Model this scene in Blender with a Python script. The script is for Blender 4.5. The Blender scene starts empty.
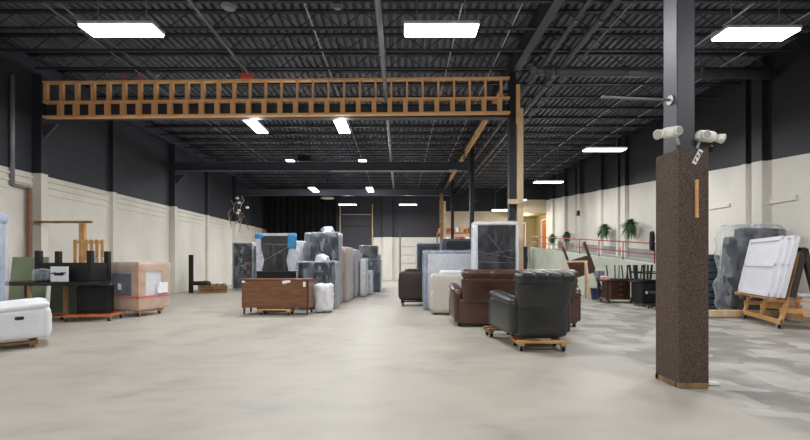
import bpy, bmesh, math, random
from mathutils import Vector, Matrix, noise
R = math.radians
random.seed(7)
sc = bpy.context.scene
COL = sc.collection

# ------------------------------------------------------------------ materials
def new_mat(name):
    m = bpy.data.materials.new(name); m.use_nodes = True
    nt = m.node_tree; nt.nodes.clear()
    out = nt.nodes.new('ShaderNodeOutputMaterial')
    return m, nt, out
def N(nt, t, **kw):
    n = nt.nodes.new(t)
    for k, v in kw.items(): setattr(n, k, v)
    return n
def srgb(c):
    return tuple(((v/255)/12.92 if v/255 <= .04045 else ((v/255+.055)/1.055)**2.4) for v in c) + (1,)
def mat(name, c, rough=.6, metal=0, var=.12, scale=6, bump=0, bscale=60, stretch=(1,1,1), c2=None, spec=.5, coat=0, emit=0):
    m, nt, out = new_mat(name)
    b = N(nt, 'ShaderNodeBsdfPrincipled')
    b.inputs['Roughness'].default_value = rough; b.inputs['Metallic'].default_value = metal
    b.inputs['Specular IOR Level'].default_value = spec
    b.inputs['Coat Weight'].default_value = coat
    tc = N(nt, 'ShaderNodeTexCoord'); mp = N(nt, 'ShaderNodeMapping'); mp.inputs['Scale'].default_value = stretch
    nt.links.new(tc.outputs['Object'], mp.inputs['Vector'])
    no = N(nt, 'ShaderNodeTexNoise'); no.inputs['Scale'].default_value = scale; no.inputs['Detail'].default_value = 5
    nt.links.new(mp.outputs[0], no.inputs['Vector'])
    rp = N(nt, 'ShaderNodeValToRGB')
    a = srgb(c)
    bb = srgb(c2) if c2 else tuple(min(1, x*(1+var)) for x in a[:3])+(1,)
    aa = a if c2 else tuple(x*(1-var) for x in a[:3])+(1,)
    rp.color_ramp.elements[0].color = aa; rp.color_ramp.elements[1].color = bb
    rp.color_ramp.elements[0].position = .35; rp.color_ramp.elements[1].position = .65
    nt.links.new(no.outputs['Fac'], rp.inputs[0]); nt.links.new(rp.outputs[0], b.inputs['Base Color'])
    if emit:
        b.inputs['Emission Color'].default_value = a; b.inputs['Emission Strength'].default_value = emit
    if bump:
        n2 = N(nt, 'ShaderNodeTexNoise'); n2.inputs['Scale'].default_value = bscale; n2.inputs['Detail'].default_value = 4
        nt.links.new(mp.outputs[0], n2.inputs['Vector'])
        bp = N(nt, 'ShaderNodeBump'); bp.inputs['Strength'].default_value = bump; bp.inputs['Distance'].default_value = .02
        nt.links.new(n2.outputs['Fac'], bp.inputs['Height']); nt.links.new(bp.outputs[0], b.inputs['Normal'])
    nt.links.new(b.outputs[0], out.inputs[0])
    return m
def plastic(name, tint, lo, hi, scale=5, pos=(.4, .62)):
    """thin crinkled film: clear flat facets, milky creases where facets meet, milkier at grazing view"""
    m, nt, out = new_mat(name); L = nt.links.new
    tc = N(nt, 'ShaderNodeTexCoord'); mp = N(nt, 'ShaderNodeMapping'); mp.inputs['Scale'].default_value = (1.5, 1.5, .75); mp.inputs['Rotation'].default_value = (.3, .5, .25)
    L(tc.outputs['Object'], mp.inputs[0])
    no = N(nt, 'ShaderNodeTexNoise'); no.inputs['Scale'].default_value = 2.2; no.inputs['Detail'].default_value = 2; L(mp.outputs[0], no.inputs['Vector'])
    mv = N(nt, 'ShaderNodeVectorMath', operation='MULTIPLY_ADD'); mv.inputs[1].default_value = (.35,)*3
    L(no.outputs['Color'], mv.inputs[0]); L(mp.outputs[0], mv.inputs[2])
    def vor(f, sc_):
        v = N(nt, 'ShaderNodeTexVoronoi', feature=f); v.inputs['Scale'].default_value = sc_; L(mv.outputs[0], v.inputs['Vector']); return v
    edge = vor('DISTANCE_TO_EDGE', scale); cell = vor('F1', scale); cell2 = vor('F1', scale*2.3)
    er = N(nt, 'ShaderNodeMapRange'); er.inputs['From Min'].default_value = 0; er.inputs['From Max'].default_value = .035
    er.inputs['To Min'].default_value = lo+(hi-lo)*.6; er.inputs['To Max'].default_value = lo; L(edge.outputs['Distance'], er.inputs['Value'])
    sv = N(nt, 'ShaderNodeSeparateColor'); L(cell2.outputs['Color'], sv.inputs[0])
    cr = N(nt, 'ShaderNodeMapRange'); cr.inputs['From Min'].default_value = .35; cr.inputs['From Max'].default_value = 1
    cr.inputs['To Min'].default_value = lo; cr.inputs['To Max'].default_value = lo+(hi-lo)*.7; L(sv.outputs[0], cr.inputs['Value'])
    b = N(nt, 'ShaderNodeBsdfPrincipled'); b.inputs['Base Color'].default_value = srgb(tint); b.inputs['Roughness'].default_value = .2
    bp = N(nt, 'ShaderNodeBump'); bp.inputs['Strength'].default_value = .5; bp.inputs['Distance'].default_value = .06
    L(cell.outputs['Distance'], bp.inputs['Height']); L(bp.outputs[0], b.inputs['Normal'])
    lw = N(nt, 'ShaderNodeLayerWeight'); lw.inputs[0].default_value = .3
    ml = N(nt, 'ShaderNodeMath', operation='MULTIPLY'); ml.inputs[1].default_value = .85; L(lw.outputs['Facing'], ml.inputs[0])
    m1 = N(nt, 'ShaderNodeMath', operation='MAXIMUM'); L(er.outputs[0], m1.inputs[0]); L(cr.outputs[0], m1.inputs[1])
    m2 = N(nt, 'ShaderNodeMath', operation='MAXIMUM'); L(m1.outputs[0], m2.inputs[0]); L(ml.outputs[0], m2.inputs[1])
    t = N(nt, 'ShaderNodeBsdfTransparent'); mx = N(nt, 'ShaderNodeMixShader')
    L(m2.outputs[0], mx.inputs[0]); L(t.outputs[0], mx.inputs[1]); L(b.outputs[0], mx.inputs[2]); L(mx.outputs[0], out.inputs[0])
    return m
def wall_mat(name, a, b, white, black):
    """paint changes from white to black above the height a + b*Y"""
    m, nt, out = new_mat(name)
    g = N(nt, 'ShaderNodeNewGeometry'); s = N(nt, 'ShaderNodeSeparateXYZ'); nt.links.new(g.outputs['Position'], s.inputs[0])
    mu = N(nt, 'ShaderNodeMath', operation='MULTIPLY_ADD'); mu.inputs[1].default_value = -b; mu.inputs[2].default_value = -a
    nt.links.new(s.outputs['Y'], mu.inputs[0])
    ad = N(nt, 'ShaderNodeMath', operation='ADD'); nt.links.new(mu.outputs[0], ad.inputs[0]); nt.links.new(s.outputs['Z'], ad.inputs[1])
    gt = N(nt, 'ShaderNodeMath', operation='GREATER_THAN'); gt.inputs[1].default_value = 0; nt.links.new(ad.outputs[0], gt.inputs[0])
    no = N(nt, 'ShaderNodeTexNoise'); no.inputs['Scale'].default_value = .9; no.inputs['Detail'].default_value = 7
    mp = N(nt, 'ShaderNodeMapping'); mp.inputs['Scale'].default_value = (1, 1, .5)
    nt.links.new(g.outputs['Position'], mp.inputs[0]); nt.links.new(mp.outputs[0], no.inputs['Vector'])
    def ramp(c, v):
        rp = N(nt, 'ShaderNodeValToRGB'); x = srgb(c)
        rp.color_ramp.elements[0].position = .3; rp.color_ramp.elements[1].position = .62
        rp.color_ramp.elements[0].color = tuple(q*(1-v) for q in x[:3])+(1,); rp.color_ramp.elements[1].color = x
        nt.links.new(no.outputs['Fac'], rp.inputs[0]); return rp
    w, k = ramp(white, .16), ramp(black, .25)
    mx = N(nt, 'ShaderNodeMix', data_type='RGBA'); nt.links.new(gt.outputs[0], mx.inputs[0])
    nt.links.new(w.outputs[0], mx.inputs[6]); nt.links.new(k.outputs[0], mx.inputs[7])
    bs = N(nt, 'ShaderNodeBsdfPrincipled'); bs.inputs['Roughness'].default_value = .6
    nt.links.new(mx.outputs[2], bs.inputs['Base Color'])
    n2 = N(nt, 'ShaderNodeTexNoise'); n2.inputs['Scale'].default_value = 5; n2.inputs['Detail'].default_value = 6
    nt.links.new(g.outputs['Position'], n2.inputs['Vector'])
    bp = N(nt, 'ShaderNodeBump'); bp.inputs['Strength'].default_value = .25; bp.inputs['Distance'].default_value = .03
    nt.links.new(n2.outputs['Fac'], bp.inputs['Height']); nt.links.new(bp.outputs[0], bs.inputs['Normal'])
    nt.links.new(bs.outputs[0], out.inputs[0])
    return m
def floor_mat():
    m, nt, out = new_mat('concrete_floor')
    L = nt.links.new
    g = N(nt, 'ShaderNodeNewGeometry'); s = N(nt, 'ShaderNodeSeparateXYZ'); L(g.outputs['Position'], s.inputs[0])
    def noi(scale, det=5, dist=0, sc3=None, off=0):
        mp = N(nt, 'ShaderNodeMapping'); mp.inputs['Scale'].default_value = sc3 or (1,1,1); mp.inputs['Location'].default_value = (off, off*.7, 0)
        L(g.outputs['Position'], mp.inputs[0])
        n = N(nt, 'ShaderNodeTexNoise'); n.inputs['Scale'].default_value = scale; n.inputs['Detail'].default_value = det
        n.inputs['Distortion'].default_value = dist; L(mp.outputs[0], n.inputs['Vector']); return n
    def ramp(src, stops):
        r = N(nt, 'ShaderNodeValToRGB'); e = r.color_ramp.elements
        e[0].position, e[0].color = stops[0][0], srgb(stops[0][1]); e[1].position, e[1].color = stops[-1][0], srgb(stops[-1][1])
        for p, c in stops[1:-1]:
            q = e.new(p); q.color = srgb(c)
        L(src, r.inputs[0]); return r
    big = noi(.28, 6, .4); mid = noi(1.3, 8, .6, (1, 1.0, 1), 5); fine = noi(14, 6)
    left = ramp(big.outputs['Fac'], [(.3, (171,165,156)), (.5, (178,171,159)), (.7, (184,176,164))])
    mid2 = noi(3.4, 10, .3, (.6, 1.2, 1), 2)
    sm = N(nt, 'ShaderNodeMath', operation='MULTIPLY_ADD'); sm.inputs[1].default_value = .5; L(mid2.outputs['Fac'], sm.inputs[0])
    sh = N(nt, 'ShaderNodeMath', operation='MULTIPLY'); sh.inputs[1].default_value = .5; L(mid.outputs['Fac'], sh.inputs[0]); L(sh.outputs[0], sm.inputs[2])
    st = ramp(sm.outputs[0], [(.34, (202,203,206)), (.43, (232,232,233)), (.54, (248,247,246)), (.66, (255,255,255))])
    m1 = N(nt, 'ShaderNodeMix', data_type='RGBA', blend_type='MULTIPLY'); m1.inputs[0].default_value = .6
    L(left.outputs[0], m1.inputs[6]); L(st.outputs[0], m1.inputs[7])
    # right bay: old tile adhesive left in patches
    pt = noi(1.7, 3, .3, (.8, 1.2, 1), 11)
    vo = N(nt, 'ShaderNodeTexVoronoi', distance='CHEBYCHEV'); vo.inputs['Scale'].default_value = 2.4
    wmp = N(nt, 'ShaderNodeMapping'); wmp.inputs['Rotation'].default_value = (0,0,R(8)); L(g.outputs['Position'], wmp.inputs[0]); L(wmp.outputs[0], vo.inputs['Vector'])
    sv = N(nt, 'ShaderNodeSeparateColor'); L(vo.outputs['Color'], sv.inputs[0])
    mixf = N(nt, 'ShaderNodeMath', operation='MULTIPLY_ADD'); mixf.inputs[1].default_value = .32
    L(sv.outputs[0], mixf.inputs[0])
    ms = N(nt, 'ShaderNodeMath', operation='MULTIPLY'); ms.inputs[1].default_value = .68; L(pt.outputs['Fac'], ms.inputs[0]); L(ms.outputs[0], mixf.inputs[2])
    right = ramp(mixf.outputs[0], [(.38, (138,134,128)), (.47, (154,150,144)), (.51, (171,166,158)), (.6, (183,178,170))])
    m2 = N(nt, 'ShaderNodeMix', data_type='RGBA', blend_type='MULTIPLY'); m2.inputs[0].default_value = .5
    L(right.outputs[0], m2.inputs[6]); L(st.outputs[0], m2.inputs[7])
    # boundary at X = 3.15, a little ragged
    bn = N(nt, 'ShaderNodeMath', operation='MULTIPLY_ADD'); bn.inputs[1].default_value = .5; L(mid.outputs['Fac'], bn.inputs[0]); L(s.outputs['X'], bn.inputs[2])
    gt = N(nt, 'ShaderNodeMapRange'); gt.inputs['From Min'].default_value = 3.2; gt.inputs['From Max'].default_value = 3.45; L(bn.outputs[0], gt.inputs['Value'])
    mx = N(nt, 'ShaderNodeMix', data_type='RGBA'); L(gt.outputs[0], mx.inputs[0]); L(m1.outputs[2], mx.inputs[6]); L(m2.outputs[2], mx.inputs[7])
    b = N(nt, 'ShaderNodeBsdfPrincipled'); L(mx.outputs[2], b.inputs['Base Color'])
    rr = N(nt, 'ShaderNodeMapRange'); rr.inputs['To Min'].default_value = .36; rr.inputs['To Max'].default_value = .55; L(mid.outputs['Fac'], rr.inputs['Value'])
    L(rr.outputs[0], b.inputs['Roughness'])
    bp = N(nt, 'ShaderNodeBump'); bp.inputs['Strength'].default_value = .12; bp.inputs['Distance'].default_value = .02
    L(fine.outputs['Fac'], bp.inputs['Height']); L(bp.outputs[0], b.inputs['Normal']); L(b.outputs[0], out.inputs[0])
    return m
def glow(name, c, s):
    m, nt, out = new_mat(name)
    e = N(nt, 'ShaderNodeEmission'); e.inputs[0].default_value = srgb(c); e.inputs[1].default_value = s
    nt.links.new(e.outputs[0], out.inputs[0]); return m

WHITE = (226,221,210); BLACK = (48,50,58)
M_ = dict(
 floor=floor_mat(),
 wl=wall_mat('wall_paint_left', 3.62, 0, WHITE, BLACK), wr=wall_mat('wall_paint_right', 3.0, .089, WHITE, (34,35,40)),
 wf=wall_mat('wall_paint_far', 3.1, 0, WHITE, (52,50,58)), wfr=wall_mat('wall_paint_far_right', 5.0, 0, (226,212,186), (34,35,40)),
 wo=wall_mat('wall_paint_office', 5.35, 0, (214,196,166), (34,35,40)),
 deck=mat('deck_steel', (100,102,112), .55, .0, .2, 2), joist=mat('joist_steel', (42,44,50), .55, 0, .2, 2),
 girder=mat('girder_steel', (66,70,80), .5, 0, .1, 2), col=mat('column_steel', (60,60,66), .45, 0, .08, 2), coldark=mat('column_paint', (30,31,36), .5),
 colgrey=mat('near_column_steel', (62,62,70), .45, 0, .06, 2),
 pipe=mat('pipe_grey', (136,136,140), .4, .2, .1, 3), pale=mat('conduit_pale', (196,192,184), .4, .1, .2, 4), duct=mat('duct_dark', (92,92,96), .42, .3, .2, 2),
 wood=mat('stud_wood', (232,172,112), .65, 0, .15, 3, c2=(244,194,138)), woodpale=mat('post_wood', (206,178,140), .65, c2=(226,202,168), scale=4, stretch=(3,3,.6)),
 cartwood=mat('cart_wood', (190,138,84), .6, c2=(218,170,112), scale=3), oldwood=mat('old_wood', (120,92,62), .75, c2=(160,128,90), scale=5),
 redwood=mat('red_wood', (172,92,48), .6, c2=(198,112,60), scale=5),
 orange=mat('orange_steel', (176,80,42), .55, c2=(150,66,38)), rust=mat('rust_steel', (132,98,74), .6),
 carpet=mat('brown_carpet', (68,57,52), .95, 0, .0, 110, .6, 220, c2=(122,106,97), spec=.1),
 carpetgrey=mat('grey_carpet', (56,54,52), .95, 0, .2, 60, .5, 200, c2=(80,78,74), spec=.1),
 whitepl=mat('white_plastic', (242,240,228), .35, 0, .03), white=mat('white_paint', (222,222,228), .4, 0, .03), paper=mat('paper', (235,235,238), .6, 0, .03),
 whitel=mat('white_leather', (224,224,228), .38, 0, .03, 5, .15, 30),
 greyl=mat('grey_leather', (42,44,44), .3, 0, .14, 7, .22, 34, spec=.6), brownl=mat('brown_leather', (78,50,42), .3, 0, .16, 6, .22, 34, spec=.6),
 brown2=mat('dark_brown_leather', (52,40,36), .5, 0, .12, 6, .2, 40), beige=mat('beige_fabric', (196,188,178), .85, 0, .06, 20, .2, 120),
 walnut=mat('walnut', (104,68,46), .4, 0, .1, 3, stretch=(1,1,7), c2=(128,86,60)), walnutd=mat('dark_walnut', (70,42,32), .4, 0, .15, 3, stretch=(1,1,6)),
 black=mat('black_wood', (20,20,23), .45), blackf=mat('black_fabric', (24,25,28), .85, bump=.2), rubber=mat('rubber', (26,25,25), .6), blacks=mat('table_black', (30,30,33), .3),
 green=mat('green_board', (138,152,124), .6, 0, .08, 2), greenshade=mat('shaded_green_board', (92,104,82), .6, 0, .12, 2),  # second green has the shade under the tabletop put into its colour
 card=mat('cardboard', (186,146,114), .75, 0, .1, 4, c2=(206,170,140)), red=mat('red_strap', (206,84,58), .5, 0, .05), bluew=mat('blue_film', (62,142,196), .35, 0, .1, 6, .4, 14),
 navy=mat('navy_fabric', (52,62,84), .7, 0, .15, 5, .3, 12), slate=mat('slate_fabric', (74,82,94), .7, 0, .2, 5, .3, 12), charcoal=mat('charcoal_fabric', (36,38,44), .75, 0, .2, 6, .2, 20),
 mbeige=mat('mattress_beige', (168,146,130), .7, 0, .08, 5, .3, 12), mpink=mat('mattress_taupe', (150,142,144), .7, 0, .1, 6, .3, 12), mwhite=mat('mattress_white', (224,224,228), .6, 0, .05, 6, .35, 9),
 mblue=mat('mattress_edge', (146,158,178), .6, 0, .1, 6, .2, 12),
 film=plastic('clear_film', (224,232,242), .04, .4, 2.6), filmt=plastic('thin_film', (226,232,240), .02, .12, 2.2), filmm=plastic('milky_film', (226,230,238), .55, .92, 3),
 rail=mat('rail_red', (156,74,70), .45), plant=mat('fern_green', (34,64,32), .6, 0, .3, 30, c2=(84,118,66)), pot=mat('basket', (70,58,46), .8),
 door=mat('orange_door', (176,96,48), .5, 0, .1, 3), doorw=mat('garage_door', (216,212,204), .55, 0, .05), olive=mat('olive_paint', (148,138,100), .7, 0, .06), wallgrey=mat('kerb_paint', (196,200,184), .7, 0, .08, 2), wain=mat('grey_wainscot', (150,150,146), .7),
 rampf=mat('ramp_floor', (150,148,142), .7), steel=mat('zinc', (170,168,166), .35, .7), rib=mat('black_steel_sheet', (44,42,50), .6, 0, .1, 2),
 lamp=glow('lamp_diffuser', (250,252,255), 9), lampfar=glow('lamp_far', (250,252,255), 7), housing=mat('lamp_housing', (210,210,212), .4),
 blue=mat('blue_bin', (46,72,112), .5), pink=mat('pink_pack', (222,172,164), .6), warm=glow('warm_lamp', (255,226,176), 6), darkbox=mat('dark_print', (36,40,50), .5),
 redjunk=mat('red_boxes', (150,70,44), .6, 0, .3, 8), lens=mat('lamp_lens', (196,196,190), .15, .3), mark=mat('black_ink', (30,30,32), .6),
)

# ------------------------------------------------------------------ mesh builder
class MB:
    def __init__(s): s.b = bmesh.new()
    def box(s, c, d, rot=None, bev=0):
        r = bmesh.ops.create_cube(s.b, size=1); vs = r['verts']
        bmesh.ops.scale(s.b, vec=d, verts=vs)
        if bev:
            es = list({e for v in vs for e in v.link_edges})
            rr = bmesh.ops.bevel(s.b, geom=es, offset=bev, segments=2, affect='EDGES', profile=.6)
            vs = list({v for f in rr['faces'] for v in f.verts} | {v for v in vs if v.is_valid})
        m = Matrix.Translation(c)
        if rot: m = m @ (Matrix.Rotation(R(rot[2]), 4, 'Z') @ Matrix.Rotation(R(rot[1]), 4, 'Y') @ Matrix.Rotation(R(rot[0]), 4, 'X'))
        bmesh.ops.transform(s.b, matrix=m, verts=vs); return s
    def bar(s, p, q, w, h, up=(0,0,1)):
        """rectangular bar from p to q"""
        p, q = Vector(p), Vector(q); d = q-p; z = d.normalized(); u = Vector(up)
        x = u.cross(z)
        if x.length < 1e-4: x = Vector((1,0,0)).cross(z)
        x.normalize(); y = z.cross(x)
        r = bmesh.ops.create_cube(s.b, size=1); vs = r['verts']
        bmesh.ops.scale(s.b, vec=(w, h, d.length), verts=vs)
        m = Matrix((x, y, z)).transposed().to_4x4(); m.translation = (p+q)/2
        bmesh.ops.transform(s.b, matrix=m, verts=vs); return s
    def rod(s, p, q, r, r2=None, n=10):
        p, q = Vector(p), Vector(q); d = q-p
        o = bmesh.ops.create_cone(s.b, cap_ends=True, segments=n, radius1=r, radius2=r if r2 is None else r2, depth=d.length)
        m = d.to_track_quat('Z', 'Y').to_matrix().to_4x4(); m.translation = (p+q)/2
        bmesh.ops.transform(s.b, matrix=m, verts=o['verts'])
        for v in o['verts']:
            for f in v.link_faces:
                if len(f.verts) == 4: f.smooth = True
        return s
    def path(s, pts, r, n=8):
        for a, b in zip(pts[:-1], pts[1:]): s.rod(a, b, r, n=n)
        for a in pts[1:-1]: s.ball(a, (r, r, r), 1)
        return s
    def ball(s, c, rad, sub=2):
        o = bmesh.ops.create_icosphere(s.b, subdivisions=sub, radius=1)
        bmesh.ops.scale(s.b, vec=rad, verts=o['verts']); bmesh.ops.translate(s.b, vec=c, verts=o['verts'])
        for v in o['verts']:
            for f in v.link_faces: f.smooth = True
        return s
    def soft(s, c, d, r=.05, n=10, puff=0., amp=0., fr=4., seed=0, rot=None, taper=0., crinkle=0.):
        """rounded, slightly bulging upholstered block"""
        bb = bmesh.new(); bmesh.ops.create_cube(bb, size=1)
        bmesh.ops.subdivide_edges(bb, edges=bb.edges[:], cuts=n, use_grid_fill=True)
        h = Vector(d)/2; r = min(r, min(h)*.98); off = Vector((seed*3.1, seed*1.7, seed*.9))
        for v in bb.verts:
            k = v.co*2; 
            p = Vector((k.x*h.x, k.y*h.y, k.z*h.z))
            i = Vector([max(-(h[j]-r), min(h[j]-r, p[j])) for j in range(3)])
            dd = p-i
            if dd.length > 1e-6: p = i+dd.normalized()*r
            if puff:
                ax = max(range(3), key=lambda j: abs(k[j])); o1, o2 = [j for j in range(3) if j != ax]
                p[ax] += math.copysign(puff*(1-k[o1]**2)*(1-k[o2]**2), k[ax])
            if taper: f = 1+taper*k.z; p.x *= f
            if amp: p += noise.noise_vector((p+off)*fr)*amp
            if crinkle: p += noise.noise_vector((p+off)*fr*3.3)*crinkle
            v.co = p
        m = Matrix.Translation(c)
        if rot: m = m @ (Matrix.Rotation(R(rot[2]), 4, 'Z') @ Matrix.Rotation(R(rot[1]), 4, 'Y') @ Matrix.Rotation(R(rot[0]), 4, 'X'))
        bmesh.ops.transform(bb, matrix=m, verts=bb.verts[:])
        for f in bb.faces: f.smooth = True
        t = bpy.data.meshes.new('t'); bb.to_mesh(t); bb.free(); s.b.from_mesh(t); bpy.data.meshes.remove(t); return s
    def prism(s, pts, a0, a1, axis='x'):
        """polygon given in the two other axes, extruded from a0 to a1"""
        def P(u, v, a): return {'x': (a,u,v), 'y': (u,a,v), 'z': (u,v,a)}[axis]
        A = [s.b.verts.new(P(u,v,a0)) for u,v in pts]; B = [s.b.verts.new(P(u,v,a1)) for u,v in pts]
        s.b.faces.new(A); s.b.faces.new(B[::-1])
        for i in range(len(pts)):
            j = (i+1) % len(pts); s.b.faces.new((A[i], B[i], B[j], A[j]))
        bmesh.ops.recalc_face_normals(s.b, faces=s.b.faces[:]); return s
    def build(s, name, m, parent=None, loc=None, rz=0):
        me = bpy.data.meshes.new(name); s.b.normal_update(); s.b.to_mesh(me); s.b.free()
        me.materials.append(M_[m]); o = bpy.data.objects.new(name, me); COL.objects.link(o)
        if parent: o.parent = parent
        if loc: o.location = loc; o.rotation_euler[2] = R(rz)
        return o
def thing(name, label, cat, loc=(0,0,0), rz=0, group=None):
    o = bpy.data.objects.new(name, None); COL.objects.link(o); o.empty_display_size = .1
    o.location = loc; o.rotation_euler = (0, 0, R(rz)); return tag(o, label, cat, group)
def tag(o, label, cat, group=None):
    o['label'] = label; o['category'] = cat
    if group: o['group'] = group
    return o
def struct(o): o['kind'] = 'structure'; return o
def children(o): return [c for c in list(COL.objects) if c.parent == o]
def copy_tree(o, parent=None, rename=None):
    c = o.copy(); COL.objects.link(c)
    if parent: c.parent = parent
    for ch in children(o): copy_tree(ch, c)
    return c

# ------------------------------------------------------------------ room shell
XL, XR, YF, YB, ZC = -9.6, 9.5, 29.2, -9.0, 6.65
struct(MB().box(((XL+11.5)/2, (YF+YB)/2, -.1), (11.5-XL+.4, YF-YB+.4, .2)).build('floor', 'floor'))
struct(MB().box((XL-.15, (YF+YB)/2, 3.4), (.3, YF-YB, 6.8)).build('wall_left', 'wl'))
struct(MB().box((XR+.15, (26.0+YB)/2, 3.4), (.3, 26.0-YB, 6.8)).build('wall_right', 'wr'))
struct(MB().box(((XL+3.1)/2, YF+.15, 3.4), (3.1-XL, .3, 6.8)).build('wall_far', 'wf'))
struct(MB().box(((3.1+11.5)/2, YF+.15, 3.4), (11.5-3.1, .3, 6.8)).build('wall_far_right', 'wfr'))
struct(MB().box(((XL+XR)/2, YB-.15, 3.4), (XR-XL, .3, 6.8)).build('wall_back', 'wf'))
struct(MB().box(((7.9+11.5)/2, 26.1, 5.6), (11.5-7.9, .2, 2.2)).build('wall_office_front', 'wo'))
struct(MB().box((9.85, 27.6, 3.35), (.2, 3.0, 2.3)).build('wall_office_side', 'olive'))
struct(MB().box((8.85, 29.1, 3.35), (1.9, .15, 2.3)).build('wall_office_rear', 'olive'))
struct(MB().box((8.9, 27.6, 4.56), (2.0, 2.9, .1)).build('ceiling_office', 'olive'))
# ribbed roof deck, flutes run with the depth
b = bmesh.new(); x = XL; prof = []
while x < 11.6:
    prof += [(x, ZC), (x+.09, ZC), (x+.105, ZC+.075), (x+.165, ZC+.075)]; x += .185
va = [b.verts.new((px, YB, pz)) for px, pz in prof]; vb = [b.verts.new((px, YF+.1, pz)) for px, pz in prof]
for i in range(len(prof)-1): b.faces.new((va[i], va[i+1], vb[i+1], vb[i]))
mb = MB(); mb.b.free(); mb.b = b; mb.box((1, 10, ZC+.2), (21.5, 38.8, .1)); struct(mb.build('ceiling', 'deck'))
# open-web joists
COLY = [-1.9, 4.32, 10.5, 16.7, 22.9]
n = 0
jm = None
def joist(xa, xb, name):
    m = MB(); zt, zb = ZC-.03, ZC-.38
    m.box(((xa+xb)/2, 0, zt), (xb-xa, .1, .04)); m.box(((xa+xb)/2, 0, zb), (xb-xa, .07, .04))
    k = int((xb-xa)/.45); st = (xb-xa)/k
    for i in range(k):
        p = (xa+i*st, 0, zt if i % 2 else zb); q = (xa+(i+1)*st, 0, zb if i % 2 else zt); m.bar(p, q, .016, .016)
    o = m.build(name, 'joist'); return struct(o)
n = 1
for (xa, xb) in ((XL+.05, 2.9), (3.1, XR)):
    first = None; y = -3.0
    while y < 29:
        if first is None: first = joist(xa, xb, 'trim_%d' % n); o = first
        else: o = first.copy(); COL.objects.link(o); o.name = 'trim_%d' % n
        o.location.y = y; y += .885; n += 1
# left wall mouldings and wall pilasters
for z, d in ((3.5, .05), (3.33, .04), (3.14, .03)):
    struct(MB().box((XL+d/2, 10, z), (d, 38, .05)).build('trim_%d' % n, 'wl')); n += 1
for y in (7.4, 13.3, 19.8, 26):
    struct(MB().box((XL+.06, y, 3.32), (.12, .16, 6.6)).build('trim_%d' % n, 'wl')); n += 1
for y in (4.4, 10.5, 16.8, 18.8, 21.0, 22.9, 24.7):
    struct(MB().box((XR-.07, y, 3.32), (.14, .3, 6.6)).build('trim_%d' % n, 'wr')); n += 1
for y in (10.9, 17.3, 21.5):
    struct(MB().box((XR-.05, y+.05, 3.32+.0), (.1, .14, 6.6)).build('trim_%d' % n, 'wr')); n += 1
struct(MB().box((XR-.02, 10.1, 2.85), (.04, 1.05, .13)).build('trim_%d' % n, 'wr')); n += 1
struct(MB().box((XR-.02, 11.9, 2.95), (.04, .8, .1)).build('trim_%d' % n, 'wr')); n += 1
struct(MB().box((-.9, YF-.15, 3.3), (.7, .3, 6.6)).build('trim_%d' % n, 'wf')); n += 1
struct(MB().prism([(11.3, 1.1), (24, 2.15), (24, 2.5), (11.3, 1.45)], XR-.02, XR-.005).build('trim_%d' % n, 'wain')); n += 1
# ramp with its low side wall, landing
struct(MB().prism([(11.3, 0), (11.3, 1.05), (24, 2.1), (24, 0)], 7.92, XR-.02).build('ramp', 'rampf'))
struct(MB().prism([(11.3, 0), (24, 0), (24, 2.2), (11.3, 1.16)], 7.8, 7.92).build('wall_ramp', 'wallgrey'))
struct(MB().box((8.9, 26.6, 1.05), (3.4, 5.1, 2.1)).build('floor_landing', 'wallgrey'))
# garage doors in the far wall
def garage(i, x0, x1, zt):
    d = thing('door_%d' % i, 'x', 'door'); del d['label']; del d['category']; struct(d)
    d.location = ((x0+x1)/2, YF-.06, 0); w = x1-x0
    p = MB(); k = 5
    for j in range(k): p.box((0, 0, (j+.5)*zt/k), (w, .05, zt/k-.03), bev=.012)
    p.build('panel', 'doorw' if i == 1 else 'rib', d)
    for sx in (-1, 1): MB().box((sx*(w/2+.05), -.06, zt/2+.3), (.07, .08, zt+.6)).build('track', 'duct' if i == 1 else 'woodpale', d)
    MB().box((0, -.1, zt*.3), (.3, .03, .04)).build('handle', 'steel', d)
garage(1, .05, 3.0, 3.0)
garage(2, -4.3, -2.05, 4.9)
d = MB().box((-3.2, YF-.16, 4.75), (2.3, .1, .06)).build('trim_%d' % n, 'pipe'); struct(d); n += 1
o = struct(MB().box((0,0,0), (.06, .95, 1.95)).build('door_3', 'door', loc=(9.74, 26.85, 3.1)))
MB().bar((-.03,-.55,-1.0), (-.03,-.55,1.05), .06, .1).bar((-.03,.55,-1.0), (-.03,.55,1.05), .06, .1).bar((-.03,-.6,1.03), (-.03,.6,1.03), .1, .06).build('door_frame', 'white', o)
MB().ball((-.05,-.36,-.05), (.04,.03,.03), 1).build('door_handle', 'steel', o)
o = struct(MB().box((0,0,0), (.7, .06, 1.95)).build('door_4', 'door', loc=(8.65, 29.0, 3.1)))
MB().bar((-.42,-.03,-1), (-.42,-.03,1.05), .1, .08).bar((.42,-.03,-1), (.42,-.03,1.05), .1, .08).bar((-.45,-.03,1.03), (.45,-.03,1.03), .08, .1).build('door_frame', 'white', o)

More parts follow.
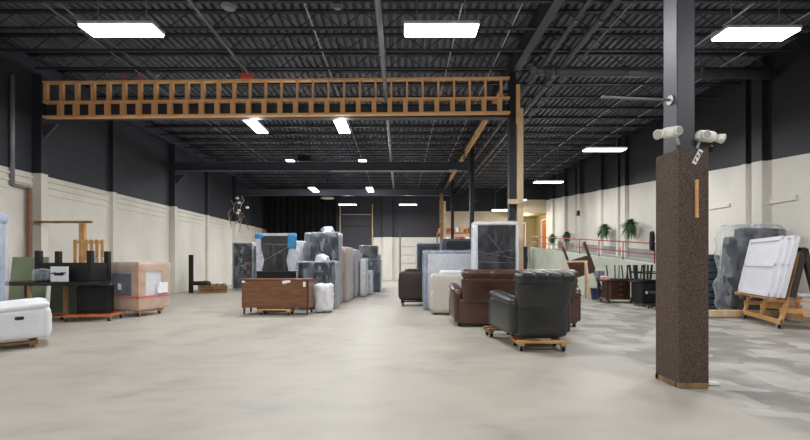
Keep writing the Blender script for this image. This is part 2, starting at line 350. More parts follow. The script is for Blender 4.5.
# ------------------------------------------------------------------ steel frame of the building
def column(x, y, w, ww, label, m, zt=6.2):
    t = thing('steel_column', label, 'column', (x, y, 0), group='square steel columns in a row')
    MB().box((0,0,zt/2), (w, ww, zt), bev=.008).build('shaft', m, t)
    MB().box((0,0,zt+.012), (w+.14, ww+.14, .024)).build('cap_plate', m, t)
    return t
column(3.01, 4.32, .19, .22, 'thick grey square steel column nearest the camera, rising out of the carpeted casing', 'colgrey')
column(2.93, 10.5, .17, .2, 'black steel column beside the pale wooden post, at the right end of the stud frame', 'coldark')
column(3.0, 16.7, .17, .2, 'black steel column behind the tall wrapped mirror cabinet', 'coldark')
column(3.0, 22.9, .17, .2, 'farthest black steel column of the row, left of the shelf with red boxes', 'coldark')
for y, nm in ((10.55,'nearest dark wall column on the left, under the left end of the stud frame'), (16.75,'dark wall column on the left at the end of the middle cross girder'), (22.95,'farthest dark wall column on the left, behind the hanging cables')):
    t = thing('wall_column', nm, 'column', (-9.5, y, 0), group='columns along the left wall')
    MB().box((0,0,3.1), (.26, .2, 6.2)).build('shaft', 'wl', t)
    MB().prism([(.13, 4.95), (.5, 4.95), (.13, 4.55)], -.02, .02, 'y').build('bracket', 'girder', t)
for y, nm in ((10.62,'dark steel cross girder directly behind the wooden stud frame'), (16.7,'middle dark steel cross girder with a pale conduit under it'), (22.9,'farthest dark steel cross girder near the far wall')):
    t = thing('steel_girder', nm, 'beam', (-3.25, y, 5.1), group='cross girders of the left bay')
    m = MB(); m.box((0,0,.015), (12.24,.2,.03)); m.box((0,0,.345), (12.24,.2,.03)); m.box((0,0,.18), (12.24,.05,.32)); m.build('beam', 'girder', t)
t = thing('roof_girder', 'long dark roof girder running away over the row of steel columns', 'beam', (3.0, 10, 6.225))
MB().box((0,0,.015), (.2, 37.6,.03)).box((0,0,.385), (.2,37.6,.03)).box((0,0,.2), (.04,37.6,.36)).build('beam', 'col', t)
tag(MB().path([(-2.9,16.52,5.06),(2.55,16.52,5.06)], .03).box((2.2,16.52,5.06),(.3,.06,.1)).build('conduit', 'pale'), 'pale conduit fixed under the middle cross girder', 'pipe')
# carpeted casing
t = thing('pillar_casing', 'tall brown carpeted square casing around the foot of the nearest column', 'casing', (3.01, 4.30, 0))
m = MB()
for (cx, cy, dx, dy) in ((0,-.185+.02,.29,.04), (0,.165,.29,.04), (-.125,0,.04,.29), (.125,0,.04,.29)): m.box((cx*1.07+.012,cy,1.26),(dx*1.07,dy,2.42), bev=.006)
m.build('carpet_cover', 'carpet', t)
MB().box((0,-.17,.03),(.31,.05,.05)).box((0,.15,.03),(.31,.05,.05)).box((-.13,0,.03),(.05,.33,.05)).box((.13,0,.03),(.05,.33,.05)).build('base_frame', 'oldwood', t)
MB().box((-.045+.08,-.195,1.95),(.033,.018,.39), bev=.003).build('wood_strip', 'cartwood', t)
tg = MB().box((0,0,0),(.045,.006,.16)).build('tag', 'paper', t, loc=(.045,-.192,2.38)); tg.rotation_euler = (0, R(28), 0); tg['label'] = 'small white sign with dark marks'
MB().box((0,-.004,.05),(.03,.004,.012)).box((.012,-.004,.036),(.01,.004,.03)).box((0,-.004,.0),(.03,.004,.012)).box((-.012,-.004,.01),(.008,.004,.02)).box((0,-.004,-.05),(.03,.004,.01)).box((-.01,-.004,-.04),(.01,.004,.03)).build('marking', 'mark', tg)
# emergency lights
def elight(loc, rz, lab, flip):
    t = thing('emergency_light', lab, 'light', loc, rz, 'emergency lights on the nearest column')
    MB().soft((0,0,0), (.2,.1,.11), .045, 8, rot=(0,-10*flip,0)).build('housing', 'whitepl', t)
    h = MB().rod((-.11*flip,0,-.02), (-.165*flip,-.01,-.035), .04, .05, 14).build('lamp_head', 'whitepl', t)
    MB().rod((-.163*flip,-.01,-.035), (-.172*flip,-.011,-.037), .042, n=14).build('lens', 'lens', h)
    h = MB().rod((.03*flip,-.045,0), (.03*flip,-.07,0), .05, .045, 14).build('lamp_head', 'whitepl', t)
    MB().rod((.03*flip,-.068,0), (.03*flip,-.078,0), .036, n=14).build('lens', 'lens', h)
    MB().bar((.06*flip,0,-.05), (.09*flip,.0,-.125), .02, .02).build('bracket', 'steel', t)
elight((2.80, 4.13, 2.64), 8, 'white twin emergency light at the left of the casing top', 1)
elight((3.21, 4.2, 2.62), -6, 'white twin emergency light at the right of the casing top', -1)
tag(MB().soft((3.31,4.26,2.5),(.05,.05,.07),.02,4).rod((3.06,4.26,2.52),(3.31,4.26,2.51),.01).build('black_sensor','black'), 'small black sensor hanging under the right emergency light', 'sensor')
t = thing('mounting_rod', 'thin grey rod sticking out left from the nearest column, above the emergency lights', 'rod', (2.915, 4.3, 3.04))
MB().rod((0,0,0),(-.74,0,.035),.014).ball((-.74,0,.035),(.018,.018,.018),1).build('rod','pipe',t)
MB().rod((-.001,0,0),(-.02,0,0),.05,n=16).build('flange','pale',t)
tag(MB().soft((3.3,4.22,.022),(.13,.06,.04),.015,4).build('white_block','whitepl'), 'small white block on the floor at the foot of the carpeted casing', 'block')

# ------------------------------------------------------------------ wooden stud frame
t = thing('stud_frame', 'long ladder-like frame of orange lumber spanning under the roof on the left', 'wooden frame', (-3.18, 10.36, 5.07)); t.rotation_euler[1] = R(-.55)
W2 = 6.02; m = MB(); m.box((0,0,.925),(2*W2,.12,.045)); m.build('top_plate','wood',t)
MB().box((0,0,.41),(2*W2,.13,.045)).build('middle_plate','wood',t)
MB().box((0,-.01,.03),(2*W2,.14,.05)).build('bottom_plate','wood',t)
su = MB().box((0,0,.66),(.085,.09,.46)).build('upper_stud','wood',t); sl = MB().box((0,.0,.23),(.115,.09,.32)).build('lower_block','wood',t)
k = 0; xx = -W2+.05
while xx < W2-.02:
    if k: a = su.copy(); COL.objects.link(a)
    else: a = su
    a.location.x = xx
    a.scale.x = 1.0 if k < 13 else .55
    if xx+.45 < W2:
        if k: c = sl.copy(); COL.objects.link(c)
        else: c = sl
        c.location.x = xx+.36
    xx += .406; k += 1
# depth run of plank and braces along the column line
t = thing('bulkhead_plank', 'long orange plank running away at roof height along the column row', 'plank', (2.72, 10.6, 5.7))
MB().box((0,3.0,.125),(.05,6.0,.26)).build('board','wood',t); MB().box((0,8.9,.1),(.05,4.6,.24)).build('far_board','wood',t)
for y in (.0,6.1,11.1): MB().box((.12,y,.1),(.24,.05,.1)).build('bracket','girder',t)
t = thing('wooden_post', 'tall pale wooden post bolted to the right of the second black column', 'post', (3.12, 10.42, 0))
MB().box((.0,0,2.65),(.16,.09,5.3)).build('post','woodpale',t); MB().box((-.06,-.05,5.4),(.1,.04,1.0)).build('upper_board','wood',t)
MB().box((-.17,-.15,2.85),(.34,.05,.12)).build('cross_tie','woodpale',t)
t = thing('wooden_post', 'weathered brown post beside the farthest black column, above the dark crate', 'post', (2.35, 22.7, 0))
MB().box((0,0,2.6),(.18,.1,5.2)).build('post','oldwood',t); MB().box((.18,0.02,2.4),(.14,.08,4.7)).build('side_board','woodpale',t)

# ------------------------------------------------------------------ overhead services
def pipe(name, x, z, r, m, label, y0=-2, y1=28.9, cat='pipe', fit=True):
    t = thing(name, label, cat, (x, y0, z)); q = MB().rod((0,0,0),(0,y1-y0,0),r,n=12)
    for y in range(1, int(y1-y0), 3): q.rod((0,y,0),(0,y+.08,0),r*1.35,n=12)
    q.build('tube', m, t)
    return t
pipe('sprinkler_pipe', -.36, 5.52, .055, 'pipe', 'thick grey pipe running away through the middle of the stud frame', y1=24)
pipe('sprinkler_pipe', -3.92, 6.17, .035, 'pipe', 'grey pipe ending at the red clamp over the stud frame on the left', y1=10.3)
pipe('conduit', -1.85, 6.3, .014, 'pale', 'thin conduit left of the middle grey pipe, near the ceiling junction box')
pipe('conduit', 1.22, 6.35, .014, 'pale', 'thin pale conduit crossing over the middle ceiling light')
pipe('conduit', 2.38, 6.32, .012, 'pale', 'thin pale conduit just left of the long roof girder')
pipe('conduit', 4.45, 6.28, .022, 'pipe', 'grey conduit right of the long roof girder, left of the nearest column')
pipe('conduit', 6.95, 6.38, .018, 'pale', 'pale conduit passing behind the head of the nearest column')
pipe('conduit', 8.35, 6.38, .014, 'pale', 'pale conduit above the right ceiling light')
pipe('conduit', -6.6, 6.3, .014, 'pipe', 'thin conduit over the left ceiling light')
pipe('conduit', -6.9, 6.3, .014, 'pipe', 'leftmost thin conduit under the roof')
pipe('roof_pipe', 3.55, 6.2, .05, 'duct', 'dark pipe close beside the long roof girder')
pipe('roof_pipe', 4.05, 6.2, .07, 'duct', 'dark pipe between the roof girder and the grey conduit')
t = thing('air_duct', 'dark round duct crossing the right bay below the joists', 'duct', (3.3, 10.1, 6.12))
MB().rod((.35,0,0),(6.1,0,-.08),.12,n=18).build('tube','duct',t)
MB().path([(.35,0,0),(.12,0,.02),(.02,0,.12),(.0,0,.2)],.11,12).build('elbow','duct',t)
q = MB()
for x in (.5,2.3,4.2):
    MB().rod((x,0,-.01),(x+.09,0,-.01),.145,n=18).build('coupling','duct',t); MB().rod((x+.04,0,.1),(x+.04,0,.45),.012).build('hanger','pipe',t)
struct(MB().box((-9.45,10,6.35),(.2,38,.3)).build('trim_%d' % n, 'girder')); n += 1
t = thing('roof_clamp', 'red clamp on the pipe over the stud frame', 'clamp', (-3.92, 10.22, 5.98)); MB().box((0,0,.06),(.34,.08,.09),bev=.01).rod((-.1,0,.1),(-.1,0,.22),.015).rod((.1,0,.1),(.1,0,.22),.015).build('body','red',t)
for x, lab in ((-7.15,'small red clamp on the stud frame toward the left end'), (-6.75,'small red clamp on the stud frame, right of its twin')):
    tag(MB().box((0,0,.02),(.1,.06,.09)).rod((0,0,.05),(0.06,0,.2),.012).build('roof_clamp','red',loc=(x,10.34,5.97)), lab, 'clamp', 'red clamps on the stud frame')
for i,(x,lab) in enumerate(((-6.3,'leftmost pale hook standing on the stud frame'),(-4.5,'pale hook on the stud frame beside the pipe clamp'),(-2.1,'pale hook on the stud frame right of the pipe clamp'),(-.95,'pale hook on the stud frame nearest the thick pipe'))):
    tag(MB().path([(0,0,0),(0,0,.14),(.03,0,.19),(.07,0,.17)],.012).build('wire_hook','pale',loc=(x,10.36,5.955)), lab, 'hook', 'wire hooks on the stud frame')
def disc(x,y,z,r,lab,m='duct'):
    t = thing('ceiling_diffuser', lab, 'vent', (x,y,z)); MB().rod((0,0,0),(0,0,.06),r,r*.8,24).build('rim',m,t); MB().rod((0,0,.02),(0,0,-.03),r*.55,r*.7,24).build('cone',m,t)
    MB().rod((0,0,.06),(0,0,6.3-z if z<6.2 else .2),.02).build('stem','joist',t)
disc(-3.2,7.46,6.05,.13,'round grey ceiling diffuser right of the left ceiling light','pipe')
disc(-4.35,24,5.12,.42,'round pale diffuser disc near the far wall','pale')
t = thing('junction_box','small grey junction box under the roof above the stud frame','box',(-1.2,7.7,6.22)); MB().box((0,0,0),(.12,.08,.1),bev=.006).build('body','pipe',t); MB().rod((0,0,.05),(0,0,.45),.01).build('stem','pipe',t)
tag(MB().box((0,0,.2),(.5,.3,.4),bev=.02).box((0,-.16,.2),(.4,.02,.3)).rod((-.2,0,.4),(-.2,0,2.05),.01).rod((.2,0,.4),(.2,0,2.05),.01).build('heater','charcoal',loc=(3.95,21.5,4.55)),'grey unit heater hanging beyond the black columns','heater')
tag(MB().box((0,0,.12),(.55,.5,.24),bev=.02).rod((-.2,0,.24),(-.2,0,1.05),.01).rod((.2,0,.24),(.2,0,1.05),.01).build('heater','black',loc=(-4.1,17.3,5.6)),'black box unit hanging just above the middle cross girder','heater')
# ceiling lights: housing, diffuser and the real light below, plus an added spill light
def light(x, y, z, lab, rot=0, w=1.2, d=.33, power=230, m='lamp'):
    t = thing('ceiling_light', lab, 'light', (x,y,z), rot, 'hanging strip lights')
    MB().box((0,0,.045),(w+.03,d+.03,.05),bev=.01).build('housing','housing',t)
    MB().box((0,0,.004),(w,d,.03),bev=.008).build('diffuser',m,t)
    for sx in (-.4,.4): MB().rod((sx,0,.07),(sx,0,ZC-z-.1),.006,n=6).build('hanger','pipe',t)
    L = bpy.data.lights.new('tube_light','AREA'); L.shape = 'RECTANGLE'; L.size = w; L.size_y = d; L.energy = power; L.color = (.965,.983,1)
    o = bpy.data.objects.new('tube_light', L); COL.objects.link(o); o.parent = t; o.location = (0,0,-.03)
    L = bpy.data.lights.new('spill_fill','POINT'); L.energy = power*.24; L.color = (.965,.983,1); L.shadow_soft_size = .12  # added point light under the diffuser, brightens the stud frame and walls
    o = bpy.data.objects.new('spill_fill', L); COL.objects.link(o); o.parent = t; o.location = (0,0,-.2)
PW = 122
light(-4.62,6.65,5.14,'left ceiling light in front of the stud frame',power=PW)
light(.68,6.65,5.14,'middle ceiling light beside the thick grey pipe',power=PW)
light(5.95,6.7,5.1,'right ceiling light, to the right of the nearest column',power=PW)
for x in (-4.6,.68,5.9): light(x,1.0,5.14,'strip light behind the front row over the bare floor',power=PW*.85)
for x in (-4.6,.68,5.9): light(x,-4.6,5.14,'strip light at the back of the warehouse',power=PW*.45)
light(-4.1,11.35,5.15,'ceiling light turned lengthwise beyond the stud frame, the left one of the near pair',90,1.2,.32,PW)
light(-1.65,11.35,5.15,'ceiling light turned lengthwise beyond the stud frame, the right one of the near pair',90,1.2,.32,PW)
light(-4.75,17.75,5.66,'lengthwise ceiling light half hidden by the middle girder, the left one',90,1.2,.32,PW)
light(-1.62,17.75,5.66,'lengthwise ceiling light half hidden by the middle girder, the right one',90,1.2,.32,PW)
light(-4.6,21.4,5.15,'small lengthwise ceiling light over the far left stacks',90,1.2,.32,PW)
light(-1.6,21.4,5.15,'small lengthwise ceiling light over the far centre aisle',90,1.2,.32,PW)
light(-3.3,25.2,4.9,'far strip light above the dark roller door',0,1.1,.25,PW)
light(.5,25.2,4.9,'far strip light above the pale sectional door',0,1.1,.25,PW)
light(6.62,12.95,4.92,'long strip light over the right bay beside the nearest column',0,1.28,.3,PW)
light(6.72,18.1,4.9,'smaller strip light over the far right bay',0,1.25,.3,PW)
light(7.2,24.6,5.1,'higher far strip light partly behind the wooden post, in front of the office recess',0,1.1,.25,PW*.6)
light(6.55,26.4-.6,4.62,'lower far strip light just left of the wooden post',0,1.2,.25,PW*.5)
o = thing('office_lamp','small warm lamp in the ceiling of the office recess','light',(8.6,27.2,4.462)); MB().rod((0,0,0),(0,0,.05),.15,n=16).build('shade','warm',o)
L = bpy.data.lights.new('office_bulb','POINT'); L.energy = 60; L.color = (1,.8,.55); L.shadow_soft_size = .15; q = bpy.data.objects.new('office_bulb',L); COL.objects.link(q); q.parent = o; q.location = (0,0,-.18)

# ------------------------------------------------------------------ railing, plants
t = thing('ramp_railing','long red pipe railing with two rails along the ramp','railing',(7.86,0,0))
def rz_(y): return .215+.0825*y
for h in (.64,.3):
    MB().path([(0,11.4,rz_(11.4)+h),(0,24,rz_(24)+h),(-.0,24.1,rz_(24)+h)],.022).build('rail','rail',t)
for y in (11.4,12.35,14.1,15.8,17.5,19.3,21.1,22.9):
    MB().rod((0,y,rz_(y)-.02),(0,y,rz_(y)+.65),.022).build('post','rail',t)
tag(MB().soft((7.78,12.35,1.95),(.12,.16,.62),.05,6,amp=.03).build('jacket','blackf'),'black jacket hanging on the red railing just left of the carpeted casing','jacket')
rf = random.Random(3)
def fern(y, r, lab):
    t = thing('hanging_fern', lab, 'plant', (9.1,y,2.83), group='ferns on the right wall')
    MB().rod((0,0,-.14),(0,0,.02),.1,.15,12).build('pot','pot',t); MB().bar((.02,0,.0),(.33,0,.0),.03,.02).build('bracket','black',t)
    b = bmesh.new()
    for i in range(420):
        a = rf.uniform(0,6.283); el = rf.uniform(-1.3,1.3); L = r*rf.uniform(.5,1.3); dr = Vector((math.cos(a)*math.cos(el)*.75,math.sin(a)*math.cos(el),math.sin(el)*.8))
        sd = dr.cross(Vector((0,0,1))).normalized()*.03; pr = None
        for k in range(5):
            u = k/4; c = dr*L*u+Vector((0,0,-.45*L*u*u)); w = sd*(1-u*.8)*rf.uniform(.5,1.4)
            cur = (b.verts.new(c-w), b.verts.new(c+w))
            if pr: b.faces.new((pr[0],pr[1],cur[1],cur[0]))
            pr = cur
    m = MB(); m.b.free(); m.b = b; m.build('foliage','plant',t)
fern(23.9,.36,'smallest hanging fern, farthest along the right wall'); fern(21.8,.36,'second hanging fern from the office end of the right wall')
fern(17.8,.42,'bushy hanging fern on the right wall, third from the office end'); fern(15.8,.45,'largest hanging fern, nearest the carpeted casing')
tag(MB().box((9.3,20.9,3.85),(.14,.16,.26),bev=.02).rod((9.3,20.9,3.85),(9.36,20.9,3.85),.02).build('wall_speaker','black'),'small black speaker high on the right wall','speaker')

# ------------------------------------------------------------------ dollies and casters
def caster(parent, x, y, r=.05, top=.12, m='rubber', rz=0):
    c = MB().box((0,0,top-.012-r),(.07,.07,.02)).box((-.028,0,r*1.3-r),(.008,.05,r*1.7)).box((.028,0,r*1.3-r),(.008,.05,r*1.7)).build('caster','steel',parent,(x,y,r),rz)
    MB().rod((-.018,0,0),(.018,0,0),r,n=16).build('wheel',m,c)
def dolly(loc, rz, L, W, lab, m='cartwood', h=.16):
    t = thing('furniture_dolly', lab, 'dolly', loc, rz, 'wooden furniture dollies')
    for sy in (-1,1): MB().box((0,sy*(W/2-.05),h-.02),(L,.1,.035),bev=.005).build('long_board',m,t)
    for sx in (-1,1): MB().box((sx*(L/2-.05),0,h-.052),(.1,W,.03),bev=.005).build('cross_board',m,t)
    for sx in (-1,1):
        for sy in (-1,1): caster(t, sx*(L/2-.06), sy*(W/2-.06), .045, h-.065)
    return t

# ------------------------------------------------------------------ reclining seats (backs at local -Y)
def recliner(name, lab, cat, loc, rz, nseat, sw, m, H=1.0, seams=3, D=1.0, handle=False, aw=.15, az=0):
    t = thing(name, lab, cat, loc, rz)
    w = nseat*sw; y0 = -D/2; y1 = D/2
    MB().soft((0,.04,.26),(w+.04,D*.8,.3),.04,8).build('base',m,t)
    MB().soft((0,y0+.08,.27),(w+.14,.16,.5),.05,10,puff=.02).build('back_panel',m,t)
    for i in range(nseat):
        cx = -w/2+sw*(i+.5)
        MB().soft((cx,.1,.44),(sw-.01,D*.68,.17),.07,8,puff=.025).build('seat',m,t)
        MB().soft((cx,y1-.03,.25),(sw-.03,.09,.34),.04,6).build('footrest',m,t)
        b = MB().soft((cx,y0+.03,.7),(sw+(.18 if nseat == 1 else .02),.2,.52),.05,12,puff=.02,taper=.035,rot=(14,0,0)).build('backrest',m,t)
        q = MB(); k = seams
        for j in range(k):
            sv = sw+(.2 if nseat == 1 else .0); ww = sv/k; q.soft((cx-sv/2+ww*(j+.5),y0-.03,H-.09),(ww+.07,.25,.17),.07,8,puff=.0,rot=(10,0,0))
        q.build('headrest',m,b)
        MB().soft((cx,y0+.23,.68),(sw-.08,.16,.34),.07,8,puff=.02,rot=(12,0,0)).build('lumbar_cushion',m,b)
    for s in (-1,1):
        x = s*(w/2+aw/2)
        a = MB().soft((x,.03,.31+az/2),(aw,D-.08,.5+az),.05,10,puff=.012).build('armrest',m,t)
        MB().soft((x,.03,.575+az),(aw+.03,D-.12,.12),.058,10,puff=.012,rot=(5,0,0)).build('arm_pad',m,a)
        MB().soft((x,y1-.06,.28),(aw+.02,.1,.46),.045,6).build('arm_front',m,a)
        if handle and s == 1:
            MB().soft((x+aw/2+.012,y1-.36,.37),(.03,.1,.05),.014,4).build('recline_switch','rubber',a)
    return t
recliner('recliner_chair','dark grey leather recliner seen from behind, on a wooden dolly','armchair',(2.06,6.42,.16),8,1,.62,'greyl',1.0,4,1.02,False,.17)
dolly((2.08,6.02,0),-3,.72,.5,'small wooden dolly under the dark grey leather recliner')
dolly((1.75,7.02,0),4,.5,.34,'wooden dolly in the shade under the front of the grey recliner','oldwood')
recliner('reclining_loveseat','wide brown leather reclining sofa seen from behind the grey recliner','sofa',(2.36,8.42,.05),-1,2,1.1,'brownl',1.1,2,1.0,False,.17,.12)
for sx in (-1.15,0,1.15):
    for sy in (-.35,.35): MB().rod((sx,sy,-.05),(sx,sy,.1),.03).build('foot','rubber',bpy.data.objects['reclining_loveseat'])
# white recliner at the left edge (faces +X)
recliner('recliner_chair','white leather recliner cut off by the left edge, with an oval switch on its arm','armchair',(-6.02,6.12,.1),-46,1,.58,'whitel',1.0,3,1.0,True,.15,-.06)
dolly((-6.02,6.12,0),44,.7,.62,'low dolly under the white leather recliner','oldwood',.1)

# ------------------------------------------------------------------ wrapped goods
def film(t, c, d, m='film', seed=1, name='plastic_wrap', amp=.035, top=True):
    q = MB().soft(c, d, .04, 14, amp=amp, fr=2.6, seed=seed, crinkle=.012)
    return q.build(name, m, t)
def drawers(t, w, d, h, nr, nc, m, z0=.08, body='body', face=-1):
    MB().box((0,0,(h+z0)/2),(w,d,h-z0),bev=.008).build(body,m,t)
    for r in range(nr):
        for c in range(nc):
            dw = w/nc; dh = (h-z0-.06)/nr
            dd = MB().box((-w/2+dw*(c+.5), face*(d/2+.008), z0+.03+dh*(r+.5)),(dw-.03,.02,dh-.03),bev=.005).build('drawer',m,t)
            MB().box((-w/2+dw*(c+.5), face*(d/2+.028), z0+.03+dh*(r+.55)),(.12,.02,.015)).build('handle','steel',dd)
def legs(t, w, d, h, s, m):
    for sx in (-1,1):
        for sy in (-1,1): MB().box((sx*(w/2-s/2),sy*(d/2-s/2),h/2),(s,s,h)).build('leg',m,t)

# tall wrapped item at the left edge
t = thing('wrapped_headboard','tall pale-blue plastic-wrapped headboard at the left edge behind the white recliner','headboard',(-7.56,7.35,0))
MB().soft((0,0,1.1),(.42,.24,2.1),.06,10,puff=.03).build('panel','mblue',t); MB().soft((0,0,2.1),(.52,.3,.2),.08,8,amp=.02).build('top_roll','mblue',t)
film(t,(0,0,1.12),(.5,.32,2.16),'film',3)
# big black oval tabletop on orange carts
def cart(loc, rz, L, W, lab, m, up):
    t = thing('frame_cart', lab, 'cart', loc, rz)
    for sy in (-1,1): MB().box((0,sy*(W/2-.03),.13),(L,.06,.05)).build('side_rail',m,t)
    for sx in (-1,0,1): MB().box((sx*(L/2-.03),0,.13),(.06,W-.12,.045)).build('cross_rail',m,t)
    for sx in (-1,1):
        for sy in (-1,1): caster(t,sx*(L/2-.05),sy*(W/2-.06),.045,.105)
    for i,(x,y,h) in enumerate(up): MB().box((x,y,.155+h/2),(.032,.032,h)).build('upright','rust' if x<-.2 else 'cartwood',t)
    return t
cart((-7.98,8.72,0),0,.95,.6,'orange steel cart with uprights under the left half of the black tabletop','orange',[(-.44,-.27,.64),(.17,-.27,.64),(-.44,.27,.64),(.44,.27,.64)])
cart((-6.85,8.98,0),8,.95,.6,'wooden cart with casters under the right half of the black tabletop','redwood',[(-.4,-.27,.64)])
t = thing('oval_tabletop','long dark oval tabletop laid across the orange cart at the left','table',(-7.58,8.8,.8))
b = MB(); pts = []
for i in range(48):
    a = i/48*6.283; ca, sa = math.cos(a), math.sin(a); pts.append((1.12*math.copysign(abs(ca)**.55,ca), .42*math.copysign(abs(sa)**.7,sa)))
b.prism(pts,.02,.08,'z'); b.build('top','blacks',t); MB().prism([(x*.97,y*.95) for x,y in pts],0,.02,'z').build('edge','black',t)
t = thing('black_table','upside-down black table with four stubby legs up on the oval tabletop','table',(-7.25,8.9,.885))
MB().box((0,0,.02),(1.24,.62,.04),bev=.01).build('tabletop','black',t)
MB().box((0,-.27,.22),(1.18,.03,.36)).box((0,.27,.22),(1.18,.03,.36)).box((-.58,0,.22),(.03,.5,.36)).box((.58,0,.22),(.03,.5,.36)).build('apron','black',t)
for sx in (-1,1):
    for sy in (-1,1): MB().box((sx*.56,sy*.25,.35),(.1,.1,.62),bev=.008).build('leg','black',t)
t = thing('paper_packet','white paper packet with a dark swoosh mark leaning on the black table','packet',(-7.2,8.46,.885)); MB().box((0,0,.16),(.36,.03,.32)).build('sheet','paper',t)
q = MB(); q.path([(-.16,-.02,.17),(-.08,-.02,.19),(0,-.02,.16),(.06,-.02,.19),(.15,-.02,.18)],.012); q.soft((0,-.018,.16),(.2,.01,.06),.004,3); q.build('print','mark',t)
t = thing('plastic_bag','clear plastic bag of dark parts beside the white paper packet','bag',(-7.55,8.44,.885)); MB().soft((0,0,.11),(.24,.16,.18),.06,6,amp=.03).build('contents','slate',t); film(t,(0,0,.13),(.32,.22,.24),'film',8)
t = thing('black_cabinet','black cabinet in shadow under the right end of the oval tabletop','cabinet',(-6.86,9.02,.16),8)
MB().box((0,0,.31),(.6,.3,.6)).build('body','black',t); MB().box((0,-.16,.31),(.54,.02,.52),bev=.005).build('door','black',t); 
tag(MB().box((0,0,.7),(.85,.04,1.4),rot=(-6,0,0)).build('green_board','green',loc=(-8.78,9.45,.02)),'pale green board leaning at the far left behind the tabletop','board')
tag(MB().box((0,0,.42),(.95,.03,.84),rot=(-4,0,0)).build('green_board','greenshade',loc=(-7.75,9.42,.02)),'green board leaning behind the orange cart, shade put into its colour','board')
t = thing('wood_rack','wooden T-shaped rack post with a thin rail, near the left wall','rack',(-8.3,10.4,0))
MB().box((.05,0,1.15),(.13,.09,2.3)).build('post','cartwood',t); MB().box((-.45,0,2.34),(1.5,.05,.06)).build('rail','oldwood',t); MB().box((.05,0,.03),(.5,.5,.06)).build('foot','oldwood',t)
t = thing('slatted_pallet','small pale wooden slatted pallet standing behind the black table','pallet',(-7.78,10.0,0))
for z in (.9,1.8): MB().box((0,.04,z),(.76,.04,.08)).build('cross_board','woodpale',t)
for i in range(6): MB().box((-.34+i*.136,0,.93),(.075,.025,1.86)).build('slat','cartwood',t)
t = thing('rain_pipe','pipe running up the left wall, brown below and pale grey above','pipe',(-9.5,10.25,0)); MB().box((0,0,1.6),(.09,.08,3.2)).build('lower_pipe','rust',t); MB().rod((-.05,-.4,3.2),(-.05,-.4,5.9),.05).path([(0,0,3.2),(-.05,-.4,3.2)],.045).build('upper_pipe','pipe',t)
# cardboard-cornered cabinet on dolly
t = thing('wrapped_cabinet','cube-shaped cabinet wrapped in cardboard and film with a red strap','cabinet',(-6.5,9.92,.165),-15)
w,dp,h = 1.0,.88,1.12
MB().box((0,0,h/2),(w-.06,dp-.06,h-.04),bev=.01).build('carcass','mwhite',t); MB().box((0,-dp/2+.02,.6),(.6,.02,.52)).build('dark_panel','darkbox',t)
q = MB()
for sx in (-1,1):
    for sy in (-1,1): q.box((sx*(w/2-.1),sy*(dp/2-.012),h/2),(.2,.03,h)); q.box((sx*(w/2-.012),sy*(dp/2-.1),h/2),(.03,.2,h))
for sy in (-1,1):
    q.box((0,sy*(dp/2-.01),h-.1),(w,.03,.2)); q.box((0,sy*(dp/2-.01),.16),(w,.03,.32))
for sx in (-1,1):
    q.box((sx*(w/2-.01),0,h-.1),(.03,dp,.2)); q.box((sx*(w/2-.01),0,.16),(.03,dp,.32))
q.box((0,0,h),(w,dp,.03)); q.build('cardboard','card',t)
MB().box((0,0,.3),(w+.03,dp+.03,.05)).build('strap','red',t)
MB().box((-.02,-dp/2-.03,.55),(.1,.006,.15)).build('label_sheet','paper',t)
MB().box((w/2+.035,.22,.5),(.006,.3,.26)).build('paper_sheet','paper',t)
film(t,(0,0,h/2),(w+.06,dp+.06,h+.04),'filmt',5,amp=.012)
dolly((-6.5,9.92,0),-15,.85,.7,'wooden dolly under the cardboard-wrapped cabinet','cartwood')
t = thing('plastic_bundle','bluish clear plastic bundle on top of the black table end','bag',(-6.78,9.45,1.0)); 
t.location = (-7.32,9.6,0); MB().soft((0,0,.64),(.2,.12,1.28),.05,8,amp=.02).build('roll','slate',t); film(t,(.05,0,1.28),(.42,.24,.22),'film',9)
# pallets and boards by the left wall
t = thing('pallet_stack','low stack of worn wooden pallets against the left wall','pallets',(-8.3,17.7,0),-64)
for k in range(2):
    q = MB()
    for i in range(5): q.box((0,-.5+i*.25,.13+k*.15),(2.3,.14,.025))
    q.build('deck','oldwood',t); q = MB()
    for i in range(3): q.box((-1.05+i*1.05,0,.06+k*.15),(.1,1.1,.11))
    q.build('stringer','oldwood',t)
tag(MB().soft((0,0,.09),(.7,.4,.16),.06,8,amp=.03,seed=4).build('cloth_heap','charcoal',loc=(-8.5,17.1,.31)),'dark bundle lying on the worn pallets','bundle')
tag(MB().box((0,0,.65),(.18,.05,1.6)).build('dark_plank','blackf',loc=(-8.75,16.75,.15)),'narrow dark plank standing against the left wall by the pallets','plank')
tag(MB().box((0,0,.12),(.35,.9,.24),bev=.02).build('cardboard_box','card',loc=(-9.1,15.0,0)),'flat brown box lying by the left wall near the pallets','box')
b = bmesh.new(); prev = None
for i in range(121):
    x = -9.2+i*.04; yy = .09*math.sin(i*.62)+.04*math.sin(i*.23)
    cur = (b.verts.new((x, 27.6+yy, 2.5)), b.verts.new((x, 27.6+yy*.7, 5.9)))
    if prev: f = b.faces.new((prev[0], cur[0], cur[1], prev[1])); f.smooth = True
    prev = cur
m = MB(); m.b.free(); m.b = b; bmesh.ops.solidify(b, geom=b.faces[:], thickness=.02)
tag(m.build('black_curtain','blackf'), 'black pleated curtain hanging in the far left corner', 'curtain')
